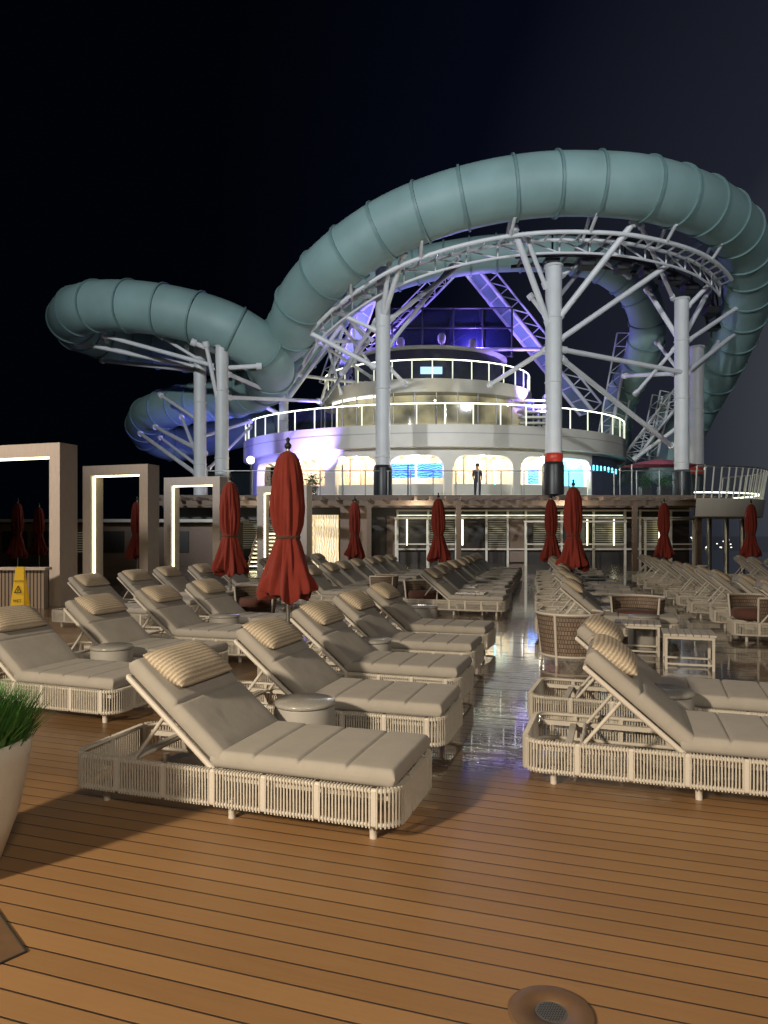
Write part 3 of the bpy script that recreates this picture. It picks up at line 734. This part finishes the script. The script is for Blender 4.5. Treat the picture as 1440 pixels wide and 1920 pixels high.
m=MB(); m.box((3.05,45.75,12.0),(1.4,.06,.45)); m.build("menu_screen",mat("cabin_screen",(.4,.6,.7),emit=(.45,.8,1),es=1.6),sup)
for i in range(7):
    m=MB(); m.box((X(1000,46),45+i*.35,7.75+i*.42),(1.9,.5,.12)); m.build("step",M['white'],sup)
m=MB(); m.box((X(1030,46),46.2,9.2),(.15,3,3)); m.build("stair_wall",M['white'],sup)
m=MB()
for px in(735,792,850,905,960): 
    p=P(px,670,49); q=P(px,578,49); m.cyl(p,q,.07,n=6)
for py in(578,615,668): m.cyl(P(733,py,49),P(962,py,49),.07,n=6)
m.build("roof_screen_frame",M['black'],sup)
m=MB(); m.quad([P(735,668,49.2),P(960,668,49.2),P(960,580,49.2),P(735,580,49.2)]); m.build("roof_screen_glass",glass("blue_glass",(.01,.012,.05),.5,.3),sup)
m=MB()
m.cyl(P(690,655,48),P(1020,655,48),.12,n=8)
m.build("roof_beam",M['strut'],sup)
for px,py in((751,642),(828,634),(886,644)):
    m=MB(); p=P(px,py,46.8); m.rev([(.0,-.35),(.22,-.3),(.26,-.1),(.26,.15),(.15,.3),(0,.32)],16,c=p); m.cyl(p,p+Vector((0,0,-.6)),.08,n=8); m.build("floodlight",M['hull'],sup)
# ------------------------------------------------------------------ slides
def slide(name,label,pts,r,flstep=2.7,f0=1.0):
    sp=spline(pts,.35); t=thing(name,label,"water slide",Vector((pts[0].x,pts[0].y,0)),)
    m=MB(); m.tube(sp,r,48); m.build("tube",M['teal'],t)
    acc=f0; d=0; fl=[]
    for a,b in zip(sp[:-1],sp[1:]):
        d+=(b-a).length
        if d>=acc:
            dr=(b-a).normalized(); mm=MB(); mm.cyl(a-dr*.045,a+dr*.045,r+.085,n=48); mm.build("flange",M['tealdark'],t); acc+=flstep; fl.append(a)
    return sp,t,fl
q=[(1225,900,51),(1268,840,50),(1312,760,48),(1362,665,44),(1400,565,40),(1400,475,36.5),(1347,403,33),(1225,357,30.5),(1090,345,30),(965,353,30),(840,381,30.5),(730,425,31.3),(635,490,32.5),(570,560,34.5),(538,630,37),
   (470,664,41),(370,660,44),(250,645,44.5),(160,622,42),(136,595,39),(175,575,37),(265,576,35.8),(370,596,35.4),(450,628,35.5),(502,672,37),(497,717,40),(430,745,43.5),(340,760,46.5),(280,780,49),(277,810,52),(330,833,54),(430,813,55),(520,790,56)]
S1,sl1,FL1=slide("tube_water_slide","large teal tube water slide looping on white steel supports",[P(*a) for a in q],1.27,1.9,1.2)
q2=[(520,720,47),(590,640,46),(650,565,45),(740,512,44),(870,482,43),(1000,474,42.5),(1110,488,42.5),(1185,535,43),(1214,600,44),(1203,670,46),(1170,735,49),(1155,800,52),(1165,900,54)]
S2,sl2,FL2=slide("tube_water_slide","teal tube water slide lit blue passing behind the larger loop",[P(*a) for a in q2],1.08,1.6,1)
tr=thing("slide_walkway","curved white steel walkway beam beneath the big slide loop","steel walkway",Vector((8,34,0)))
sel=[p for p in S1 if 29<p.y<35.5 and p.x>-4.5]
lo=[p+Vector((0,1.0,-1.6)) for p in sel]; lo2=[p+Vector((0,2.2,-1.45)) for p in sel]
m=MB(); m.tube(lo,.10,8); m.tube(lo2,.09,8); m.tube([p+Vector((0,.1,-.55)) for p in lo2],.06,6)
for i in range(0,len(lo)-1,2):
    m.cyl(lo[i],lo2[i],.05,n=6)
    if i%4==0 and i+4<len(lo): m.cyl(lo2[i],lo2[i]+Vector((0,.1,-.55)),.045,n=6); m.cyl(lo2[i]+Vector((0,.1,-.55)),lo2[i+4],.04,n=6)
for k,f in enumerate(FL1):
    if 29<f.y<35.5 and f.x>-4.5 and k%2==0:
        m.cyl(f+Vector((0,1.0,-1.6)),f+Vector((0,-.1,-1.25)),.08,n=8); m.cyl(f+Vector((0,2.2,-1.45)),f+Vector((0,.9,-.8)),.08,n=8)
m.build("rail_frame",M['strut'],tr)
bw=[p+Vector((0,3.6,-1.6)) for p in S1 if 29<p.y<38 and p.x>6]
bw2=[p+Vector((0,4.8,-1.6)) for p in S1 if 29<p.y<38 and p.x>6]
m=MB(); m.tube(bw,.09,6); m.tube(bw2,.09,6); m.tube([p+Vector((0,0,1.0)) for p in bw],.06,6)
for i in range(0,len(bw)-1,2): m.cyl(bw[i],bw2[i],.09,n=6)
for i in range(0,len(bw)-1,5): m.box(bw[i]+Vector((0,.3,-.3)),(.7,.7,.35)); m.cyl(bw[i],bw[i]+Vector((0,0,1)),.05,n=6)
m.build("service_catwalk",M['black'],tr)
def tower(px,pt,d,rad,braces,label,zb=PZ,redb=False,clad=True):
    x=X(px,d); b=Vector((x,d,zb)); t=thing("slide_support_tower",label,"support column",b,"white steel columns carrying the slides")
    top=P(px,pt,d)
    m=MB(); m.cyl(b,top,rad,n=28); m.rev([(rad+.06,-.1),(rad+.06,0),(0,.01)],28,c=top); 
    for zz in(5.2,8.5,11.5):
        if zz<top.z-1: m.rev([(rad+.001,-.04),(rad+.03,-.03),(rad+.03,.03),(rad+.001,.04)],28,c=Vector((x,d,zz)))
    m.build("column",M['white'],t)
    if clad:
        m=MB(); m.rev([(rad+.1,0),(rad+.1,1.35),(rad+.05,1.5),(rad,1.5)],24,c=b); m.build("base_cladding",M['black'],t)
    if redb:
        m=MB(); m.rev([(rad+.02,1.5),(rad+.05,1.52),(rad+.05,1.9),(rad+.02,1.92)],28,c=b); m.build("red_band",M['redband'],t)
    for (a,c_,r_) in braces:
        m=MB(); A=P(*a); B=P(*c_); m.cyl(A,B,r_,n=12); dd=(B-A).normalized()
        m.cyl(B-dd*.25,B,r_+.06,n=12); m.cyl(A,A+dd*.3,r_+.04,n=12); m.build("brace",M['strut'],t)
    return t
tower(718,505,34.5,.36,[((718,600,34.5),(758,472,31.8),.12),((716,600,34.5),(732,478,32),.12),((730,600,34.5),(865,495,38),.12),((706,560,34.5),(612,525,33.5),.11),
 ((706,690,34.5),(545,605,35.5),.12),((706,620,34.5),(575,560,35),.1),((728,650,34.5),(860,480,40),.1),((730,690,34.5),(760,720,40),.1),((706,600,34.5),(640,700,40),.1),((600,535,33.6),(690,640,38),.09),((560,600,36),(640,545,36),.09),((690,560,36),(600,640,40),.08)],"thick white steel column with fanned braces under the slide")
tower(1038,498,33,.38,[((1030,612,33),(962,425,31),.14),((1028,600,33),(992,552,33),.1),((1045,600,33),(1192,412,31),.14),((1045,640,33),(1338,438,35),.13),((1052,655,33),(1290,700,37),.12),
 ((1052,672,33),(1262,838,40),.13),((1024,655,33),(918,722,39),.12),((1045,560,33),(1110,480,38),.1),((1024,540,33),(985,440,31.5),.1),((1130,490,33),(1180,520,38),.09),((1050,520,34),(1150,450,35),.09),((1080,470,34),(1120,440,33),.08)],"thick white steel column with red band near its base",redb=True)
tower(1278,560,37,.36,[((1278,645,37),(1212,540,38),.13),((1278,640,37),(1345,515,39),.13),((1288,640,37),(1415,555,40),.12),((1285,700,37),(1398,610,42),.13),((1268,650,37),(1190,740,40),.1),((1268,700,37),(1170,705,42),.12),((1262,560,37),(1200,420,32),.1),((1285,580,37),(1380,480,37),.12)],"thick white steel column carrying slide and stair braces")
tower(1306,650,40,.38,[((1306,700,40),(1360,620,43),.12),((1300,780,40),(1190,860,44),.12),((1300,730,40),(1230,640,42),.1)],"white steel column behind another column",redb=True)
tower(416,648,35,.33,[((416,665,35),(358,640,34.5),.12),((416,690,35),(490,686,35.5),.11),((416,690,35),(190,628,38),.11),((410,760,35),(385,640,34),.1),((425,700,35),(530,745,40),.11),((425,745,35),(600,752,42),.1),((416,700,35),(300,630,37),.08)],"white steel column under the small slide loop",zb=0,clad=False)
tower(375,640,38,.33,[((375,690,38),(135,640,40),.13),((375,695,38),(190,676,43),.12),((375,790,38),(300,740,43),.1),((370,890,38),(262,812,46),.12),((375,870,38),(340,780,44),.1),((385,850,38),(290,800,46),.12),((375,820,38),(470,790,45),.1),((180,600,37),(200,640,42),.08),((350,650,37),(360,690,42),.08),((380,880,38),(300,820,47),.09),((390,880,40),(470,800,47),.09)],"white steel column beside its twin under the slide",zb=0,clad=False)
tower(532,680,44,.28,[((532,760,44),(640,610,43),.13),((532,740,44),(600,640,44),.12),((532,700,44),(690,720,46),.11),((540,640,44),(690,640,46),.12),((532,780,44),(450,740,44),.12),((532,760,44),(470,700,43),.11),((640,610,43),(700,690,46),.1),((640,540,42),(560,640,42),.11),((550,610,42),(700,710,46),.1),((560,660,43),(650,560,43),.1),((600,760,44),(690,640,44),.1),((590,560,44),(640,740,46),.1),((660,560,45),(600,760,46),.1),((660,540,46),(670,740,47),.1),((620,560,46),(700,640,47),.09),((690,540,46),(620,700,47),.1)],"slim white steel column among crossing braces")
def truss(p0,p1,w,label,r=.08,n=10,chute=True):
    p0=P(*p0);p1=P(*p1); t=thing("steel_lattice_ramp",label,"steel truss",Vector((p1.x,p1.y,min(p0.z,p1.z))))
    side=Vector((0,0,1)).cross((p1-p0)).normalized()*w/2
    up=(p1-p0).cross(side).normalized()*w*.5
    if up.z<0: up=-up
    m=MB()
    for s in(side,-side):
        m.cyl(p0+s,p1+s,r*1.2,n=8); m.cyl(p0+s+up,p1+s+up,r*.7,n=8)
    for i in range(n+1):
        q_=p0+(p1-p0)*i/n; m.cyl(q_-side,q_+side,r*.5,n=6); m.cyl(q_-side,q_-side+up,r*.4,n=6); m.cyl(q_+side,q_+side+up,r*.4,n=6)
        if i<n:
            q2_=p0+(p1-p0)*(i+1)/n; m.cyl(q_-side,q2_-side+up,r*.35,n=6); m.cyl(q_+side,q2_+side+up,r*.35,n=6)
    m.build("lattice",M['strut'],t)
    if chute:
        m=MB(); m.quad([p0-side*.9,p0+side*.9,p1+side*.9,p1-side*.9]); m.build("chute",M['teal'],t)
truss((868,488,50),(1100,775,52),1.8,"inclined white lattice ramp washed in purple light",n=12,r=.12)
truss((875,488,51),(640,725,52),1.5,"long inclined lattice ramp washed in violet light",n=12,r=.07,chute=False)
truss((700,540,50),(632,730,51),2.0,"short inclined lattice frame washed in blue light",n=8)
truss((1395,600,46),(1190,865,48),1.6,"long inclined white stair truss by the columns",n=14)
truss((1192,630,47),(1150,850,48),1.8,"steep blue lit lattice tower",n=9)
truss((1250,740,48),(1225,860,48),1.4,"small blue lit lattice tower",n=5)
t=thing("slide_stair_tower","tall dark stair tower washed in purple light behind","stair tower",Vector((6,57,PZ)))
m=MB()
for i in range(5): m.box((6.5,57,8+i*2.0),(8.5-i*1.5,3,.12))
for sx in(-1,1):
    for sy_ in(-1.3,1.3): m.cyl((6.5+sx*4,57+sy_,PZ),(6.5+sx*1,57+sy_,19),.12,n=8)
for i in range(5): m.cyl((6.5-3.8+i*.5,55.6,8+i*2),(6.5+3.3-i*.5,55.6,10+i*2),.07,n=6)
m.build("frame",M['navy'],t)
m=MB(); m.box((6.0,60,9),(11,1,9)); m.build("backing_wall",M['navy'],t)
# right hand curved balcony
bc=Vector((13.2,33.2,0))
t=thing("curved_balcony","curved deck extension with leaning lit glass railing","balcony",bc)
def bp_(a,r=1,z=0): return Vector((bc.x+4.0*r*math.cos(a),bc.y+3.9*r*math.sin(a),z))
m=MB(); na=26; AA=[R(-95+125*i/na) for i in range(na+1)]
for a,b in zip(AA[:-1],AA[1:]):
    m.add([bp_(a,1,2.2),bp_(b,1,2.2),bp_(b,1.03,2.95),bp_(a,1.03,2.95)],[(0,1,2,3)],0,True)
    m.quad([bp_(a,1.03,2.95),bp_(b,1.03,2.95),Vector((bc.x,bc.y,2.95))]); m.quad([bp_(b,1,2.2),bp_(a,1,2.2),Vector((bc.x,bc.y,2.2))])
m.build("slab",M['hull'],t)
rl=bpy.data.objects.new("railing",None); col.objects.link(rl); rl.parent=t; rl.location=(0,0,2.95)
src=None
for a in AA:
    if src is None: m=MB(); m.box((.10,0,.65),(.04,.04,1.34),0,Matrix.Rotation(R(9),3,'Y')); src=m.build("post",M['postdim'],rl,off=(0,0,0)); k=src
    else: k=src.copy(); col.objects.link(k); k.parent=rl
    k.location=bp_(a,1.0,0)-bc; k.rotation_euler=(0,0,a)
m=MB()
for a,b in zip(AA[:-1],AA[1:]): m.add([bp_(a,1.0,.1)-bc,bp_(b,1.0,.1)-bc,bp_(b,1.05,1.25)-bc,bp_(a,1.05,1.25)-bc],[(0,1,2,3)],0,True)
m.build("glass_panel",M['glass'],rl,off=(0,0,0))
m=MB(); m.tube([bp_(a,1.05,1.31)-bc for a in AA],.04,6); m.build("handrail",M['steel'],rl,off=(0,0,0))
m=MB(); m.tube([bp_(a,.97,.25)-bc for a in AA],.03,6); m.build("light_strip",M['ledcool'],rl,off=(0,0,0))
for px in(1330,1362,1392):
    m=MB(); m.cyl((X(px,34),34,0),(X(px,34),34,2.2),.12,n=12); m.build("post",M['steel'],t)
c=Vector((X(1240,39),39,PZ))
t=thing("shade_canopy","pink fabric shade canopy on thin posts","canopy",c)
m=MB(); nn=10
for i in range(nn):
    for j in range(6):
        def z_(a,b): return 1.9+.35*math.sin(math.pi*a/nn)*math.sin(math.pi*b/6)
        m.add([c+Vector((-2+4*i/nn,-1+2*j/6,z_(i,j))),c+Vector((-2+4*(i+1)/nn,-1+2*j/6,z_(i+1,j))),c+Vector((-2+4*(i+1)/nn,-1+2*(j+1)/6,z_(i+1,j+1))),c+Vector((-2+4*i/nn,-1+2*(j+1)/6,z_(i,j+1)))],[(0,1,2,3)],0,True)
m.build("fabric",M['pink'],t)
for x in(-1.95,1.95):
    for y in(-.95,.95): m=MB(); m.cyl(c+Vector((x,y,0)),c+Vector((x,y,1.9)),.04,n=8); m.build("post",M['steel'],t)
src=None
for px in(642,765,1018,470):
    d=35.2; b=Vector((X(px,d),d,PZ))
    if src is None:
        src=thing("globe_lamp","glowing round globe lamp on a slim post","lamp",b,"globe lamps along the promenade")
        m=MB(); m.cyl(b,b+Vector((0,0,1.65)),.035,n=10); m.build("post",M['black'],src)
        m=MB(); m.rev([(0.001,-.19),(.1,-.16),(.165,-.1),(.19,0),(.165,.1),(.1,.16),(0.001,.19)],20,c=b+Vector((0,0,1.83))); m.build("globe",M['globe'],src); reg(src)
    else: dup(src,b)
for px in(1210,1245,520,585):
    d=35; b=Vector((X(px,d),d,PZ))
    src=thing("potted_shrub","small green shrub in a dark square pot","potted plant",b,"potted shrubs along the promenade")
    m=MB(); m.box(b+Vector((0,0,.25)),(.5,.5,.5)); m.build("pot",M['black'],src)
    m=MB()
    for i in range(260):
        v=Vector((random.gauss(0,.2),random.gauss(0,.2),.75+random.gauss(0,.18))); s=.06
        a1=Vector((random.uniform(-1,1),random.uniform(-1,1),random.uniform(-1,1))).normalized()*s; a2=a1.orthogonal().normalized()*s*.6
        m.quad([b+v-a1,b+v+a2,b+v+a1,b+v-a2])
    m.build("foliage",M['leaf'],src)
def person(loc,label):
    t=thing("person",label,"person",loc)
    def skin(name,vs,es,rs,mt):
        me=bpy.data.meshes.new(name); me.from_pydata([tuple(v) for v in vs],es,[]); me.materials.append(mt)
        o=bpy.data.objects.new(name,me); col.objects.link(o); o.parent=t
        s=o.modifiers.new("skin",'SKIN'); s.use_smooth_shade=True
        for i,r in enumerate(rs): me.skin_vertices[0].data[i].radius=(r,r)
        me.skin_vertices[0].data[0].use_root=True
        o.modifiers.new("sub",'SUBSURF').levels=2; o.modifiers["sub"].render_levels=2
        return o
    vs=[(0,0,.95),(0,0,1.15),(0,0,1.38),(0,0,1.48),(0,-.01,1.58),(0,-.01,1.70),(.17,0,1.4),(.22,.02,1.12),(.2,-.1,.9),(-.17,0,1.4),(-.22,.02,1.12),(-.2,-.1,.9),(.1,0,.88),(.11,-.02,.48),(.11,.02,.06),(.11,-.12,.03),(-.1,0,.88),(-.11,-.02,.48),(-.11,.02,.06),(-.11,-.12,.03)]
    es=[(0,1),(1,2),(2,3),(3,4),(4,5),(2,6),(6,7),(7,8),(2,9),(9,10),(10,11),(0,12),(12,13),(13,14),(14,15),(0,16),(16,17),(17,18),(18,19)]
    rs=[.13,.12,.13,.055,.09,.075,.06,.045,.03,.06,.045,.03,.085,.06,.04,.03,.085,.06,.04,.03]
    skin("body",vs,es,rs,M['skin'])
    cv=[0,1,2,6,7,9,10,12,13,14,16,17,18]; ix={a:i for i,a in enumerate(cv)}
    skin("clothing",[vs[a] for a in cv],[(ix[a],ix[b]) for a,b in es if a in ix and b in ix],[rs[a]+.018 for a in cv],M['cloth'])
    m=MB(); m.rev([(.09,-.05),(.108,0),(.1,.06),(.06,.1),(0.001,.12)],16,c=Vector((0,.01,1.68))); m.build("hair",M['hair'],t,off=(0,0,0))
    return t
person(Vector((X(895,36.3),36.3,PZ)),"person in dark clothes standing behind the promenade railing")
m=MB()
for i in range(46):
    x=random.uniform(260,360) if i<40 else random.uniform(-380,-300); y=620; z=-14+random.random()**2*14
    m.box((x,y+random.uniform(-30,30),z),(.8,.8,random.uniform(.5,.9)))
o=m.build("shore_lights",mat("far_lamp",(1,1,1),emit=(1,.9,.7),es=3)); o["kind"]="stuff"; o["label"]="scattered tiny lights of a far-off shore"; o["category"]="distant lights"
# ------------------------------------------------------------------ world
w=bpy.data.worlds.new("World"); scene.world=w; w.use_nodes=True; nt=w.node_tree; N=nt.nodes; L=nt.links
bg=N["Background"]; tc=N.new("ShaderNodeTexCoord"); dp=N.new("ShaderNodeVectorMath"); dp.operation='DOT_PRODUCT'
dv=Vector((.80,.60,.10)).normalized(); dp.inputs[1].default_value=dv; L.new(tc.outputs["Generated"],dp.inputs[0])
cr=N.new("ShaderNodeValToRGB"); e=cr.color_ramp; e.elements[0].position=.40; e.elements[0].color=(.0004,.0007,.0016,1); e.elements[1].position=1; e.elements[1].color=(.09,.095,.11,1)
k=e.elements.new(.66); k.color=(.0016,.0024,.0065,1); k=e.elements.new(.86); k.color=(.013,.015,.024,1)
L.new(dp.outputs["Value"],cr.inputs[0]); L.new(cr.outputs[0],bg.inputs[0]); bg.inputs[1].default_value=1.0
# ------------------------------------------------------------------ lights
def light(kind,loc,power,color,radius=.2,aim=None,angle=60,blend=.6):
    l=bpy.data.lights.new("lamp",kind); l.energy=power; l.color=color; l.shadow_soft_size=radius
    if kind=='SPOT': l.spot_size=R(angle); l.spot_blend=blend
    o=bpy.data.objects.new(kind.lower()+"_light",l); col.objects.link(o); o.location=loc
    if aim is not None: o.rotation_euler=(Vector(aim)-Vector(loc)).to_track_quat('-Z','Y').to_euler()
    return o
light('SPOT',(-7,-4.5,5.4),6800,(1,.80,.56),.35,aim=(.3,4.0,0),angle=85,blend=1)
light('SPOT',(3.5,-6,7),2100,(1,.82,.62),1.0,aim=(-.7,4.5,0),angle=65,blend=1)  # added weak fill from behind right, no known fixture
light('SPOT',(-13,9,7),3400,(1,.86,.70),.6,aim=(-3,15,0),angle=85,blend=1)  # added fill to brighten the mid-deck loungers
light('SPOT',(-16,-8,16),39000,(.92,.96,1),.6,aim=(-1,36,15),angle=48,blend=.5)  # added flood for the slide tubes, unseen source behind the camera
light('SPOT',(14,-4,17),16000,(.92,.96,1),.6,aim=(9,36,15),angle=48,blend=.5)  # second added slide flood, also out of view
for x,y in((-5,30),(1.5,30.5),(8,30.5)): light('POINT',(x,y,2.6),110,(1,.88,.66),.12)
for px in(545,668,780,905,1035): 
    th=th_of(px,wrx-1.5,wry-1.5); p=ell(th,wrx-1.5,wry-1.5,z=5.7); light('POINT',p,210,(1,.88,.68),.15)
light('POINT',(3,36.2,7.2),170,(.95,.97,1),.15)  # added point to brighten the balcony fascia, no fixture here
for th in(-1,0,1):
    p=ell(th*.75,9.6,7.6,c2,9.9); light('POINT',p,45,(1,.92,.62),.08)
BL=(.17,.16,1); PU=(.30,.20,1)
light('POINT',(0.3,49,14.6),1300,PU,.08)
light('POINT',(6.2,48.2,14.4),1300,PU,.08)
light('SPOT',(10.5,46,9.5),4200,PU,.1,aim=(6.5,52,14),angle=100)
light('SPOT',(-4,41,5),5500,PU,.2,aim=(-4.3,46.5,13.5),angle=100)
light('SPOT',(12,43.5,4.5),4800,BL,.2,aim=(13.8,48,11.5),angle=60)
light('SPOT',(-9,41,4),2400,BL,.2,aim=(-11,50,9),angle=100)
light('POINT',(6,54,12),800,PU,.2)
# ------------------------------------------------------------------ camera
cam=bpy.data.cameras.new("camera"); co=bpy.data.objects.new("camera",cam); col.objects.link(co)
co.location=(0,0,EZ); co.rotation_euler=(R(90),0,0); cam.sensor_fit='VERTICAL'; cam.sensor_height=36; cam.lens=36*F/1920
cam.shift_y=40/1920; cam.clip_end=9000; cam.clip_start=.05
scene.camera=co
scene.view_settings.view_transform='Standard'; scene.view_settings.look='None'; scene.view_settings.exposure=0
